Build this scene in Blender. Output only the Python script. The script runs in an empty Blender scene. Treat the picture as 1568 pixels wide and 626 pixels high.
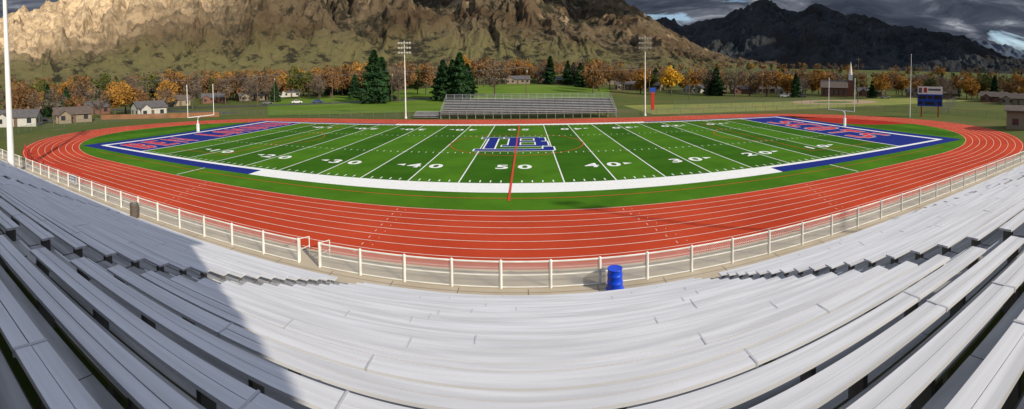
import bpy, math, random
import numpy as np
from math import sin,cos,tan,pi,radians,sqrt,atan2
from mathutils import Vector, Matrix
random.seed(5); rng=np.random.default_rng(5)
scn=bpy.context.scene
COL=scn.collection

# ------------------------------------------------------------ materials
def new_mat(name):
    m=bpy.data.materials.new(name); m.use_nodes=True
    nt=m.node_tree; b=nt.nodes["Principled BSDF"]
    return m,nt,b
def mat(name,col,rough=.7,var=.12,scale=3.0,metal=0,bump=0,bscale=None,spec=.3,col2=None,detail=5,stretch=None,lo=.3,hi=.7):
    m,nt,b=new_mat(name); N=nt.nodes; L=nt.links
    geo=N.new('ShaderNodeNewGeometry')
    src=geo.outputs['Position']
    if stretch:
        mp=N.new('ShaderNodeMapping'); mp.inputs['Scale'].default_value=stretch
        L.new(src,mp.inputs['Vector']); src=mp.outputs['Vector']
    n=N.new('ShaderNodeTexNoise'); n.inputs['Scale'].default_value=scale; n.inputs['Detail'].default_value=detail
    L.new(src,n.inputs['Vector'])
    r=N.new('ShaderNodeValToRGB')
    a=[c*(1-var) for c in col]; c2=[min(1,c*(1+var)) for c in col] if col2 is None else col2
    if col2 is not None: a=col
    r.color_ramp.elements[0].position=lo; r.color_ramp.elements[1].position=hi
    r.color_ramp.elements[0].color=(*a,1); r.color_ramp.elements[1].color=(*c2,1)
    L.new(n.outputs['Fac'],r.inputs['Fac']); L.new(r.outputs['Color'],b.inputs['Base Color'])
    b.inputs['Roughness'].default_value=rough; b.inputs['Metallic'].default_value=metal
    b.inputs['Specular IOR Level'].default_value=spec
    if bump:
        n2=N.new('ShaderNodeTexNoise'); n2.inputs['Scale'].default_value=bscale or scale*4; n2.inputs['Detail'].default_value=6
        L.new(src,n2.inputs['Vector'])
        bp=N.new('ShaderNodeBump'); bp.inputs['Strength'].default_value=bump; bp.inputs['Distance'].default_value=.02
        L.new(n2.outputs['Fac'],bp.inputs['Height']); L.new(bp.outputs['Normal'],b.inputs['Normal'])
    return m

M={}
M['seat']=mat('aluminum_plank',(.60,.605,.625),.5,.13,1.2,.0,0,spec=.35,stretch=(.3,7,1),lo=.36,hi=.64,detail=8)
M['joint']=mat('plank_splice',(.48,.48,.495),.5,.06,1.2)
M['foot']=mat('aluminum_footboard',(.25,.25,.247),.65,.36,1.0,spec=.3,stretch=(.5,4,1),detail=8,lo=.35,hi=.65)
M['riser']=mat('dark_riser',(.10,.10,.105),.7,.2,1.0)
M['steel']=mat('galvanized_steel',(.42,.43,.44),.45,.1,3,.5)
M['bracket']=mat('bracket_steel',(.14,.14,.14),.6,.1,3,.3)
M['white']=mat('white_paint',(.78,.78,.76),.55,.05,2)
M['fencewhite']=mat('fence_white_paint',(.70,.69,.63),.55,.14,2)
M['wire']=mat('chain_link_wire',(.56,.56,.54),.5,.1,3,.1)
M['darkwire']=mat('dark_chain_link',(.16,.16,.15),.6,.1,3,.2)
M['black']=mat('black',(.02,.02,.022),.5,.1,3)
M['redpaint']=mat('red_paint',(.42,.03,.02),.5,.1,3)
M['bluepaint']=mat('blue_paint',(.012,.06,.35),.45,.1,3)
M['plasticblue']=mat('blue_plastic',(.006,.06,.60),.35,.12,6,spec=.5)
M['wood']=mat('weathered_wood',(.13,.09,.06),.85,.25,2)
M['bark']=mat('bark',(.10,.075,.055),.9,.3,2)
M['glass']=mat('window_glass',(.03,.035,.045),.15,.1,1,spec=.6)
M['roof']=mat('roof_shingle',(.10,.095,.095),.9,.25,1.5)
M['roof2']=mat('roof_shingle_brown',(.11,.085,.07),.9,.25,1.5)
M['brick']=mat('red_brick',(.18,.085,.06),.9,.2,3)
M['sidingw']=mat('white_siding',(.46,.45,.41),.8,.07,1)
M['sidingt']=mat('tan_siding',(.26,.21,.15),.8,.07,1)
M['asphalt']=mat('asphalt',(.055,.055,.06),.9,.2,.6)
M['concrete']=mat('walk_concrete',(.38,.32,.23),.85,.0,.35,col2=(.52,.44,.33),bump=.3,bscale=8,detail=9)
M['conjoint']=mat('concrete_joint',(.17,.14,.11),.9,.1,3)
M['line']=mat('turf_line_white',(.80,.80,.76),.8,.05,3)
M['trkline']=mat('track_line_white',(.70,.58,.50),.8,.14,2)
M['redline']=mat('turf_line_red',(.60,.05,.02),.8,.08,3)
M['endblue']=mat('endzone_blue_turf',(.011,.024,.19),.85,.15,2,bump=.3,bscale=60,spec=.1)
M['letter']=mat('letter_red',(.52,.03,.05),.8,.1,3)
M['track']=mat('track_rubber',(.41,.043,.015),.85,.0,.16,col2=(.53,.064,.023),bump=.4,bscale=50,detail=10,spec=.08)
M['dzone']=mat('dzone_rubber',(.30,.018,.009),.85,.0,.3,col2=(.36,.025,.012),bump=.3,bscale=50,spec=.08)

FX=-1.37; YD=.9144; Y0=35.5; SY=.884
def turf():
    m,nt,b=new_mat('artificial_turf'); N=nt.nodes; L=nt.links
    geo=N.new('ShaderNodeNewGeometry'); sp=N.new('ShaderNodeSeparateXYZ'); L.new(geo.outputs['Position'],sp.inputs[0])
    def mt(op,a,b_):
        x=N.new('ShaderNodeMath'); x.operation=op
        for i,v in enumerate((a,b_)):
            if v is None: continue
            if isinstance(v,(int,float)): x.inputs[i].default_value=v
            else: L.new(v,x.inputs[i])
        return x.outputs[0]
    f=mt('FRACT',mt('DIVIDE',mt('ADD',sp.outputs[0],-FX+4.572*40),4.572*2),None)
    g=mt('GREATER_THAN',f,.5)
    g=mt('MULTIPLY',g,mt('GREATER_THAN',sp.outputs[1],Y0)); g=mt('MULTIPLY',g,mt('LESS_THAN',sp.outputs[1],Y0+43.1))
    n=N.new('ShaderNodeTexNoise'); n.inputs['Scale'].default_value=.22; n.inputs['Detail'].default_value=9; n.inputs['Roughness'].default_value=.6; L.new(geo.outputs['Position'],n.inputs['Vector'])
    r=N.new('ShaderNodeValToRGB'); r.color_ramp.elements[0].position=.3; r.color_ramp.elements[1].position=.7
    r.color_ramp.elements[0].color=(.044,.130,.007,1); r.color_ramp.elements[1].color=(.074,.192,.011,1)
    L.new(n.outputs['Fac'],r.inputs['Fac'])
    mx=N.new('ShaderNodeMix'); mx.data_type='RGBA'; mx.blend_type='MULTIPLY'; mx.inputs['B'].default_value=(.62,.72,.7,1)
    L.new(g,mx.inputs['Factor']); L.new(r.outputs['Color'],mx.inputs['A'])
    L.new(mx.outputs['Result'],b.inputs['Base Color']); b.inputs['Roughness'].default_value=.9; b.inputs['Specular IOR Level'].default_value=.05
    n2=N.new('ShaderNodeTexNoise'); n2.inputs['Scale'].default_value=40; L.new(geo.outputs['Position'],n2.inputs['Vector'])
    bp=N.new('ShaderNodeBump'); bp.inputs['Strength'].default_value=.35; bp.inputs['Distance'].default_value=.02
    L.new(n2.outputs['Fac'],bp.inputs['Height']); L.new(bp.outputs['Normal'],b.inputs['Normal'])
    return m
M['turf']=turf()

# ------------------------------------------------------------ mesh builder
class MB:
    def __init__(s): s.v=[]; s.f=[]; s.m=[]
    def quad(s,a,b,c,d,mi=0):
        i=len(s.v); s.v+= [a,b,c,d]; s.f.append((i,i+1,i+2,i+3)); s.m.append(mi)
    def poly(s,pts,mi=0):
        i=len(s.v); s.v+=list(pts); s.f.append(tuple(range(i,i+len(pts)))); s.m.append(mi)
    def rect(s,x0,x1,y0,y1,z,mi=0):
        s.quad((x0,y0,z),(x1,y0,z),(x1,y1,z),(x0,y1,z),mi)
    def bx(s,x0,x1,y0,y1,z0,z1,mi=0):
        i=len(s.v)
        s.v+=[(x0,y0,z0),(x1,y0,z0),(x1,y1,z0),(x0,y1,z0),(x0,y0,z1),(x1,y0,z1),(x1,y1,z1),(x0,y1,z1)]
        for f in ((0,3,2,1),(4,5,6,7),(0,1,5,4),(1,2,6,5),(2,3,7,6),(3,0,4,7)):
            s.f.append(tuple(i+k for k in f)); s.m.append(mi)
    def cyl(s,p0,p1,r0,r1=None,n=8,mi=0,cap=True):
        if r1 is None: r1=r0
        p0=Vector(p0); p1=Vector(p1); d=(p1-p0)
        if d.length<1e-6: return
        d.normalize(); u=d.orthogonal().normalized(); w=d.cross(u)
        i=len(s.v)
        for p,r in ((p0,r0),(p1,r1)):
            for k in range(n):
                a=2*pi*k/n; q=p+u*(r*cos(a))+w*(r*sin(a)); s.v.append(tuple(q))
        for k in range(n):
            s.f.append((i+k,i+(k+1)%n,i+n+(k+1)%n,i+n+k)); s.m.append(mi)
        if cap:
            s.f.append(tuple(i+n+k for k in range(n))); s.m.append(mi)
            s.f.append(tuple(i+n-1-k for k in range(n))); s.m.append(mi)
    def lathe(s,x,y,prof,n=24,mi=0):
        i=len(s.v)
        for r,z in prof:
            for k in range(n):
                a=2*pi*k/n; s.v.append((x+r*cos(a),y+r*sin(a),z))
        for j in range(len(prof)-1):
            for k in range(n):
                s.f.append((i+j*n+k,i+j*n+(k+1)%n,i+(j+1)*n+(k+1)%n,i+(j+1)*n+k)); s.m.append(mi)
    def obj(s,name,mats,parent=None,smooth=False,loc=None,rotz=0):
        me=bpy.data.meshes.new(name); me.from_pydata([tuple(v) for v in s.v],[],s.f)
        for m in mats: me.materials.append(M[m] if isinstance(m,str) else m)
        me.polygons.foreach_set('material_index',s.m)
        if smooth: me.polygons.foreach_set('use_smooth',[True]*len(s.f))
        me.update()
        o=bpy.data.objects.new(name,me); COL.objects.link(o)
        if parent: o.parent=parent
        if loc: o.location=loc
        o.rotation_euler[2]=rotz
        return o
def empty(name,loc=(0,0,0),rotz=0):
    e=bpy.data.objects.new(name,None); e.empty_display_size=.5; COL.objects.link(e); e.location=loc; e.rotation_euler[2]=rotz
    return e
def np_mesh(name,V,F,mats,mi=None,smooth=False):
    me=bpy.data.meshes.new(name)
    V=np.asarray(V,dtype=np.float32); F=np.asarray(F,dtype=np.int32); k=F.shape[1]
    me.vertices.add(len(V)); me.vertices.foreach_set('co',V.ravel())
    me.loops.add(F.size); me.loops.foreach_set('vertex_index',F.ravel())
    me.polygons.add(len(F)); me.polygons.foreach_set('loop_start',np.arange(0,F.size,k,dtype=np.int32))
    me.polygons.foreach_set('loop_total',np.full(len(F),k,dtype=np.int32))
    for m in mats: me.materials.append(M[m] if isinstance(m,str) else m)
    if mi is not None: me.polygons.foreach_set('material_index',np.asarray(mi,dtype=np.int32))
    if smooth: me.polygons.foreach_set('use_smooth',np.ones(len(F),dtype=bool))
    me.update(calc_edges=True); me.validate()
    return me
def link(name,me,parent=None):
    o=bpy.data.objects.new(name,me); COL.objects.link(o)
    if parent: o.parent=parent
    return o
def pol(az,r): return (r*sin(az),r*cos(az))

# ------------------------------------------------------------ numpy noise
_p=rng.permutation(256); _p=np.concatenate([_p,_p,_p]); _a=rng.random(256)*2*pi
def perlin(x,y):
    x=np.asarray(x,float); y=np.asarray(y,float); x,y=np.broadcast_arrays(x,y)
    xi=np.floor(x).astype(int); yi=np.floor(y).astype(int); xf=x-xi; yf=y-yi
    u=xf*xf*xf*(xf*(xf*6-15)+10); v=yf*yf*yf*(yf*(yf*6-15)+10)
    def g(i,j,dx,dy):
        h=_p[_p[(i&255)]+(j&255)]; a=_a[h]; return np.cos(a)*dx+np.sin(a)*dy
    n00=g(xi,yi,xf,yf); n10=g(xi+1,yi,xf-1,yf); n01=g(xi,yi+1,xf,yf-1); n11=g(xi+1,yi+1,xf-1,yf-1)
    return (n00*(1-u)+n10*u)*(1-v)+(n01*(1-u)+n11*u)*v
def fbm(x,y,o=5):
    s=0;a=1;t=0
    for i in range(o): s=s+a*perlin(x*2**i+i*17.3,y*2**i+i*9.1); t+=a; a*=.5
    return s/t
def ridged(x,y,o=5):
    s=0;a=1;t=0
    for i in range(o): s=s+a*(1-2*np.abs(perlin(x*2**i+i*7.7,y*2**i+i*3.1))); t+=a; a*=.5
    return s/t
def sst(a,b,x):
    t=np.clip((x-a)/(b-a),0,1); return t*t*(3-2*t)

# ------------------------------------------------------------ ground
def gz(x,y):
    x=np.asarray(x,float); y=np.asarray(y,float)
    r=np.hypot(x,y); az=np.arctan2(x,y)
    hill=5.0*sst(128,235,r)*np.exp(-((az+.06)/.30)**2)
    z=hill+sst(300,900,r)*24*sst(1.9,1.5,np.abs(az))
    z=z+sst(240,420,r)*3.0
    return z
azs=np.concatenate([np.linspace(-pi,-1.6,40,endpoint=False),np.linspace(-1.6,1.6,260),np.linspace(1.6,pi,40)[1:]])
rs=np.concatenate([[0.5,20,60,100],np.linspace(120,320,34),np.geomspace(340,9000,40)])
A,R=np.meshgrid(azs,rs); X=R*np.sin(A); Y=R*np.cos(A); Z=gz(X,Y)
def grid_faces(nr,nc):
    i=np.arange(nr-1)[:,None]*nc+np.arange(nc-1)[None,:]
    return np.stack([i,i+nc,i+nc+1,i+1],-1).reshape(-1,4)
def ground_mat():
    m,nt,b=new_mat('grass_ground'); N=nt.nodes; L=nt.links
    geo=N.new('ShaderNodeNewGeometry')
    n=N.new('ShaderNodeTexNoise'); n.inputs['Scale'].default_value=.035; n.inputs['Detail'].default_value=9; n.inputs['Roughness'].default_value=.65
    L.new(geo.outputs['Position'],n.inputs['Vector'])
    r=N.new('ShaderNodeValToRGB'); e=r.color_ramp.elements
    e[0].position=.32; e[0].color=(.16,.13,.055,1); e[1].position=.68; e[1].color=(.18,.14,.08,1)
    k=e.new(.45); k.color=(.11,.125,.03,1); k=e.new(.57); k.color=(.085,.115,.026,1)
    L.new(n.outputs['Fac'],r.inputs['Fac'])
    n3=N.new('ShaderNodeTexNoise'); n3.inputs['Scale'].default_value=1.5; n3.inputs['Detail'].default_value=6; L.new(geo.outputs['Position'],n3.inputs['Vector'])
    mx=N.new('ShaderNodeMix'); mx.data_type='RGBA'; mx.blend_type='MULTIPLY'; mx.inputs['Factor'].default_value=.5
    L.new(r.outputs['Color'],mx.inputs['A']); L.new(n3.outputs['Fac'],mx.inputs['B'])
    bc=N.new('ShaderNodeMix'); bc.data_type='RGBA'; bc.inputs['Factor'].default_value=.6
    L.new(r.outputs['Color'],bc.inputs['A']); L.new(mx.outputs['Result'],bc.inputs['B'])
    L.new(bc.outputs['Result'],b.inputs['Base Color']); b.inputs['Roughness'].default_value=.95; b.inputs['Specular IOR Level'].default_value=.1
    return m
link('ground',np_mesh('ground',np.stack([X,Y,Z],-1).reshape(-1,3),grid_faces(len(rs),len(azs)),[ground_mat()],smooth=True))

# ------------------------------------------------------------ running track
TC=44.0; TY=54.5; RI=26.4; LW=1.06; RO=RI+8*LW
def oval(R,n=64):
    pts=[]
    for k in range(n+1):
        a=-pi/2+pi*k/n; pts.append((TC-1.3+R*cos(a),TY+R*sin(a)))
    for k in range(n+1):
        a=pi/2+pi*k/n; pts.append((-TC-1.3+R*cos(a),TY+R*sin(a)))
    return pts
def ring(mb,R0,R1,z,mi=0):
    a=oval(R0); b=oval(R1); n=len(a)
    for k in range(n):
        j=(k+1)%n
        mb.quad((*a[k],z),(*b[k],z),(*b[j],z),(*a[j],z),mi)
trk=empty('running_track')
mb=MB(); ring(mb,RI-.1,RO+.25,.012); mb.obj('track_surface',['track'],trk)
mb=MB()
for i in range(9): ring(mb,RI+i*LW-.030,RI+i*LW+.030,.018)
for i in range(8):
    for x in (-9,6.5+i*.25,22-.4*i,-27+.3*i):
        yy=TY-RI-i*LW
        mb.rect(x,x+.045,yy-.7,yy-.4,.019)
        mb.rect(x+.6,x+.64,yy-.6,yy-.48,.019)
mb.obj('lane_lines',['trkline'],trk)

# ------------------------------------------------------------ football field
fld=empty('football_field')
mb=MB(); mb.poly([(*p,.016) for p in oval(RI-.1)]); mb.obj('turf_sheet',['turf'],fld)
cx=TC-1.3
pts=[]
for k in range(29):
    a=-.10+(1.25+.10)*k/28; pts.append((cx+(RI-.15)*cos(a),TY+(RI-.15)*sin(a),.021))
pts.append((FX+54,Y0+43.1+2.1,.021)); pts.append((FX+58.1,Y0+43.1+2.1,.021)); pts.append((FX+58.1,62,.021)); pts.append((FX+62,56,.021))
mb=MB(); mb.poly(pts); mb.obj('high_jump_apron',['dzone'],fld)
Y1=Y0+48.77*SY
GX=45.72; EX=54.86
mb=MB()
for s in (-1,1):
    xs=sorted((FX+s*(GX+.1),FX+s*EX)); mb.rect(xs[0],xs[1],Y0,Y1,.022,0)
    for (ya,yb) in ((Y0-2.9,Y0-.75),(Y1+.75,Y1+1.9)):
        xs=sorted((FX+s*24.5,FX+s*(EX+2.9))); mb.rect(xs[0],xs[1],ya,yb,.022,0)
    xs=sorted((FX+s*(EX+.75),FX+s*(EX+2.9))); mb.rect(xs[0],xs[1],Y0-.75,Y1+.75,.022,0)
mb.obj('endzones_and_border',['endblue'],fld)
mb=MB()
mb.rect(FX-24.5,FX+24.5,Y0-2.9,Y0-.75,.022); mb.rect(FX-24.5,FX+24.5,Y1+.75,Y1+1.9,.022)
mb.rect(FX-EX-.75,FX+EX+.75,Y0-.75,Y0,.022); mb.rect(FX-EX-.75,FX+EX+.75,Y1,Y1+.75,.022)
for s in (-1,1):
    xs=sorted((FX+s*EX,FX+s*(EX+.75))); mb.rect(xs[0],xs[1],Y0,Y1,.022)
mb.obj('white_border',['line'],fld)
mb=MB()
for i in range(-10,11):
    x=FX+i*4.572; w=.06 if abs(i)<10 else .11
    mb.rect(x-w,x+w,Y0+.0,Y1,.026)
for i in range(-50,51):
    x=FX+i*YD
    if i%5==0: continue
    mb.rect(x-.055,x+.055,Y0+.3,Y0+.95,.026); mb.rect(x-.05,x+.05,Y1-.9,Y1-.3,.026)
    for yy in (Y0+48.77*SY/3,Y0+48.77*SY*2/3): mb.rect(x-.045,x+.045,yy-.3,yy+.3,.026)
for i in range(-9,10):
    x=FX+i*4.572
    for yy in (Y0+48.77*SY/3,Y0+48.77*SY*2/3): mb.rect(x-.3,x+.3,yy-.05,yy+.05,.0285)
for s in (-1,1):
    x=FX+s*24.5+s*6; mb.rect(x-.06,x+.06,TY-RI+.3,Y0-2.95,.026)
mb.obj('yard_lines',['line'],fld)
mb=MB()
mb.rect(FX-.09,FX+.09,TY-RI+2.2,Y1+.3,.056)
mb.rect(FX-50,FX+50,TY-RI+2.9,TY-RI+2.99,.026)
mb.rect(FX-52,FX+52,Y1-1.6,Y1-1.5,.031)
def arc(mb,cx,cy,R,a0,a1,w,z,n=64,mi=0):
    for k in range(n):
        a=a0+(a1-a0)*k/n; b=a0+(a1-a0)*(k+1)/n
        mb.quad((cx+(R-w)*cos(a),cy+(R-w)*sin(a),z),(cx+(R+w)*cos(a),cy+(R+w)*sin(a),z),(cx+(R+w)*cos(b),cy+(R+w)*sin(b),z),(cx+(R-w)*cos(b),cy+(R-w)*sin(b),z),mi)
arc(mb,FX,57.1,9.1,0,2*pi,.055,.0325)
for s in (-1,1):
    arc(mb,FX+s*39,57.1,9.1,(pi/2+.6 if s>0 else -pi/2+.6),(1.5*pi-.6 if s>0 else pi/2-.6),.05,.031)
    xs=sorted((FX+s*34.1,FX+s*34.2)); mb.rect(xs[0],xs[1],40,74,.031)
    for yy in (40,74):
        xs=sorted((FX+s*34.1,FX+s*45.5)); mb.rect(xs[0],xs[1],yy-.05,yy+.05,.0325)
mb.obj('red_soccer_lines',['redline'],fld)

def text_obj(name,s,size,offset,m,loc,rot,scale=(1,1),parent=None,space=1.0):
    c=bpy.data.curves.new(name,'FONT'); c.body=s; c.size=size; c.offset=offset; c.align_x='CENTER'; c.align_y='CENTER'; c.fill_mode='FRONT'; c.space_character=space
    o=bpy.data.objects.new(name,c); COL.objects.link(o)
    bpy.context.view_layer.update()
    dg=bpy.context.evaluated_depsgraph_get(); me=bpy.data.meshes.new_from_object(o.evaluated_get(dg))
    bpy.data.objects.remove(o); me.materials.clear(); me.materials.append(M[m])
    q=bpy.data.objects.new(name,me); COL.objects.link(q); q.location=loc; q.rotation_euler=rot; q.scale=(scale[0],scale[1],1)
    if parent: q.parent=parent
    return q
for i,n in ((-4,10),(-3,20),(-2,30),(-1,40),(0,50),(1,40),(2,30),(3,20),(4,10)):
    x=FX+i*9.144
    for yy,rz,sg in ((Y0+7.3*SY,0,1),(Y1-7.3*SY,pi,-1)):
        for d,dx in ((str(n)[0],-1.15),('0',1.15)):
            text_obj('yard_number',d,2.75,.07,'line',(x+dx*sg,yy,.027),(0,0,rz),(1.05,.95),fld)
        if n!=50:
            sx=-1 if i<0 else 1
            ax=x+sx*2.25
            tb=MB(); tb.poly([(ax,yy-.45+.3,.027),(ax+sx*.95,yy+.3,.027),(ax,yy+.45+.3,.027)]); tb.obj('yard_arrow',['line'],fld)
GL={'B':["XXXX.","XX.XX","XX.XX","XXXX.","XX.XX","XX.XX","XXXX."],'E':["XXXXX","XX...","XX...","XXXX.","XX...","XX...","XXXXX"],
'N':["X...X","XX..X","XX..X","X.X.X","X..XX","X..XX","X...X"],'L':["XX...","XX...","XX...","XX...","XX...","XX...","XXXXX"],
'O':[".XXX.","XX.XX","XX.XX","XX.XX","XX.XX","XX.XX",".XXX."],'M':["X...X","XX.XX","XXXXX","X.X.X","X...X","X...X","X...X"],
'D':["XXXX.","XX.XX","XX.XX","XX.XX","XX.XX","XX.XX","XXXX."],'S':[".XXXX","XX...","XX...",".XXX.","...XX","...XX","XXXX."],
'C':[".XXXX","XX...","XX...","XX...","XX...","XX...",".XXXX"],'T':["XXXXX","XXXXX","..X..","..X..","..X..","..X..","..X.."]}
def endtext(txt,x,cy,rz,total,height,z,gap=1.7,ol=.11):
    n=len(txt); cw=total/(n*(5+gap)-gap); ch=height/7; mbo=MB(); mbl=MB()
    ca,sa=cos(rz),sin(rz)
    def q(mb,x0,x1,y0,y1,zz): mb.quad(*[(x+a*ca-b*sa,cy+a*sa+b*ca,zz) for a,b in ((x0,y0),(x1,y0),(x1,y1),(x0,y1))])
    u=-total/2
    for li,c in enumerate(txt):
        if c!=' ':
            for r,row in enumerate(GL[c]):
                k=0
                while k<5:
                    if row[k]=='X':
                        j=k
                        while j<5 and row[j]=='X': j+=1
                        x0=u+k*cw; x1=u+j*cw; y1=height/2-r*ch; y0=y1-ch
                        q(mbl,x0,x1,y0,y1,z+.010+.0002*r); q(mbo,x0-ol,x1+ol,y0-ol,y1+ol,z+.0006*r+.0001*k)
                        k=j
                    else: k+=1
        u+=(5+gap)*cw
    mbo.obj('endzone_letter_outline',['line'],fld); mbl.obj('endzone_letters',['letter'],fld)
endtext("BEN LOMOND",FX-50.3,57.1,pi/2,40,6.4,.026,2.2,.075)
endtext("SCOTS",FX+50.3,57.1,-pi/2,27,6.0,.026,1.7,.13)
def slab(mb,rects,grow,z,mi):
    for k,(x0,x1,y0,y1) in enumerate(rects):
        mb.rect(FX+x0-grow,FX+x1+grow,57.4+y0-grow,57.4+y1+grow,z+.0006*k,mi)
Lr=[(-4.1,-2.8,-4.6,4.9),(-5.2,-1.7,4.1,5.3),(-5.2,4.6,-6.2,-4.9),(3.5,4.8,-5.9,-3.4)]
Br=[(-1.1,.4,-2.2,4.6),(-1.9,3.2,4.1,5.3),(-1.9,3.4,-3.0,-1.9),(-.5,3.4,.7,1.7),(2.5,4.0,1.4,4.8),(2.6,4.2,-2.6,1.1)]
mb=MB(); slab(mb,Lr,.20,.034,0); slab(mb,Lr,0,.038,1); slab(mb,Br,.20,.042,0); slab(mb,Br,0,.047,1)
mb.obj('center_logo',['line','endblue'],fld)

# ------------------------------------------------------------ walkway
mb=MB(); mb.rect(-75,75,15.8,TY-RO-.2,.008,0)
for k in range(-24,25): mb.rect(k*3-.02,k*3+.02,15.8,17.6,.0125,1)
mb.rect(-75,75,17.30,17.33,.0128,1)
wk=mb.obj('walkway',['concrete','conjoint'])
mb=MB(); mb.bx(-60,60,TY-RO-.42,TY-RO-.27,0,.05,0); mb.obj('track_curb',['concrete'])

# ------------------------------------------------------------ bleachers
def bleachers(name,sections,yf,zf,rows,rise,run,sgn,aisle=True,seatw=.28,dark='riser'):
    e=empty(name)
    seats=MB(); foot=MB(); ris=MB(); br=MB()
    rd=random.Random(3)
    def yy(a,b): 
        p=sorted((yf+sgn*a,yf+sgn*b)); return p
    for i in range(rows):
        o=i*run; z=zf+i*rise
        for (x0,x1) in sections:
            cuts=[x0]; xx=x0+rd.uniform(2.5,6.4)
            while xx<x1-1.5: cuts.append(xx); xx+=6.4
            cuts.append(x1)
            for a_,b_ in zip(cuts[:-1],cuts[1:]):
                dz=rd.uniform(-.004,.004); dy=rd.uniform(-.004,.004)
                for (a,b) in ((o+.02,o+.225),(o+.245,o+.45)):
                    p=yy(a+dy,b+dy); foot.bx(a_+.004,b_-.004,p[0],p[1],z-.04+dz,z+dz,0)
                e0=.03 if a_==x0 else -.004; e1=.03 if b_==x1 else -.004
                p=yy(o+.44+dy,o+.44+seatw*.485+dy); seats.bx(a_-e0,b_+e1,p[0],p[1],z+.385+dz,z+.43+dz,0)
                dz=rd.uniform(-.004,.004)
                p=yy(o+.44+seatw*.515+dy,o+.44+seatw+dy); seats.bx(a_-e0,b_+e1,p[0],p[1],z+.385+dz,z+.43+dz,0)
            for xj in cuts[1:-1]:
                p=yy(o+.432,o+.446+seatw); seats.bx(xj-.015,xj+.015,p[0],p[1],z+.37,z+.4365,1)
            p=yy(o+.745,o+.752); ris.bx(x0,x1,p[0],p[1],z-.1,z+rise-.05,0)
            n=max(1,int((x1-x0)/1.83))
            for k in range(n+1):
                x=x0+.15+(x1-x0-.3)*k/n
                p=yy(o+.47,o+.47+.2); br.bx(x-.03,x+.03,p[0],p[1],z+.006,z+.38,0)
                p=yy(o+.46,o+.73); br.bx(x-.025,x+.025,p[0],p[1],z-.05,z+.0,0)
        if aisle:
            for (a,b) in zip(sections[:-1],sections[1:]):
                x0=a[1]+.06; x1=b[0]-.06
                p=yy(o+.0,o+run-.01); foot.bx(x0,x1,p[0],p[1],z-.045,z,0)
                p=yy(o+.45,o+run-.01); foot.bx(x0,x1,p[0],p[1],z+.003,z+rise*.5,0)
                p=yy(o+.452,o+.49); seats.bx(x0+.02,x1-.02,p[0],p[1],z+rise*.5+.003,z+rise*.5+.006,0)
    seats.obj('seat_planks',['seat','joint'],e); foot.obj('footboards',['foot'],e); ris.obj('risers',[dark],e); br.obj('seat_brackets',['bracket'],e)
    return e
SEC=[(-58,-37),(-35.8,-22.5),(-21.3,-7.9),(-6.6,6.7),(7.9,21.3),(22.5,35.8),(37,58)]
RUN=.76; RISE=.334
gs=bleachers('aluminum_bleachers',SEC,16.2,.30,27,RISE,RUN,-1)
mb=MB()
mb.bx(-58,58,16.16,16.19,.0,.26,0)
ytop=16.2-27*RUN; ztop=.30+27*RISE
mb.bx(-58,58,ytop-3.2,ytop-.0,ztop-.1,ztop,0)
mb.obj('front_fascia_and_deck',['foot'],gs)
mb=MB()
for k in range(0,34):
    x=12.5+k*1.4
    mb.cyl((x,ytop-3.0,ztop),(x,ytop-3.0,ztop+1.6),.035,n=6)
for z in (ztop+.5,ztop+1.05,ztop+1.6): mb.cyl((12.5,ytop-3.0,z),(58,ytop-3.0,z),.03,n=6)
for s in (-58,58):
    for k in range(14):
        yy=16-k*1.5; zz=.3+k*1.5/RUN*RISE
        mb.cyl((s,yy,zz),(s,yy,zz+1.3),.03,n=6)
    mb.cyl((s,16,1.4),(s,16-19.5,1.4+19.5/RUN*RISE),.03,n=6); mb.cyl((s,16,.9),(s,16-19.5,.9+19.5/RUN*RISE),.03,n=6)
mb.obj('guard_rails',['steel'],gs)
mb=MB()
for x in range(-56,60,8):
    for k in range(0,4):
        yy=10-k*5; zz=.25+(16.2-yy)/RUN*RISE-.5
        mb.bx(x-.1,x+.1,yy-.1,yy+.1,0,min(zz,ztop-.2),0)
mb.obj('support_columns',['bracket'],gs)

# press box at the top of the stand (behind the viewpoint; it shades the left part)
pb=empty('press_box')
mb=MB(); yb0=ytop-6.8; yb1=ytop-1.6; PX=9.2
mb.bx(-34,PX,yb0,yb1,ztop+.02,17.2,0); mb.bx(-34.5,PX+.5,yb0-.5,yb1+.6,17.203,17.5,1)
for x in range(-33,9,5):
    for y in (yb0+.3,yb1-.3): mb.bx(x-.15,x+.15,y-.15,y+.15,0,ztop+.015,2)
mb.obj('walls_and_roof',['sidingt','roof','bracket'],pb)
mb=MB()
for x in np.arange(-33,6.5,2.6):
    for z in (ztop+2.0,ztop+5.2): mb.bx(x,x+2.1,yb1+.003,yb1+.05,z,z+1.3,0)
mb.obj('windows',['glass'],pb)
mb=MB()
for x in (15,17.2,19.4):
    for y in (ytop-1.2,ytop-2.8): mb.cyl((x,y,ztop),(x,y,ztop+2.6),.05,n=6)
for z in (ztop+1.3,ztop+2.6):
    for y in (ytop-1.2,ytop-2.8): mb.cyl((15,y,z),(19.4,y,z),.05,n=6)
mb.bx(15,19.4,ytop-2.8,ytop-2.4,ztop+2.65,ztop+2.7,0)
mb.obj('added_shadow_frame',['steel'])  # unseen pipe frame, added to cast striped shadows on the right benches

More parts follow.
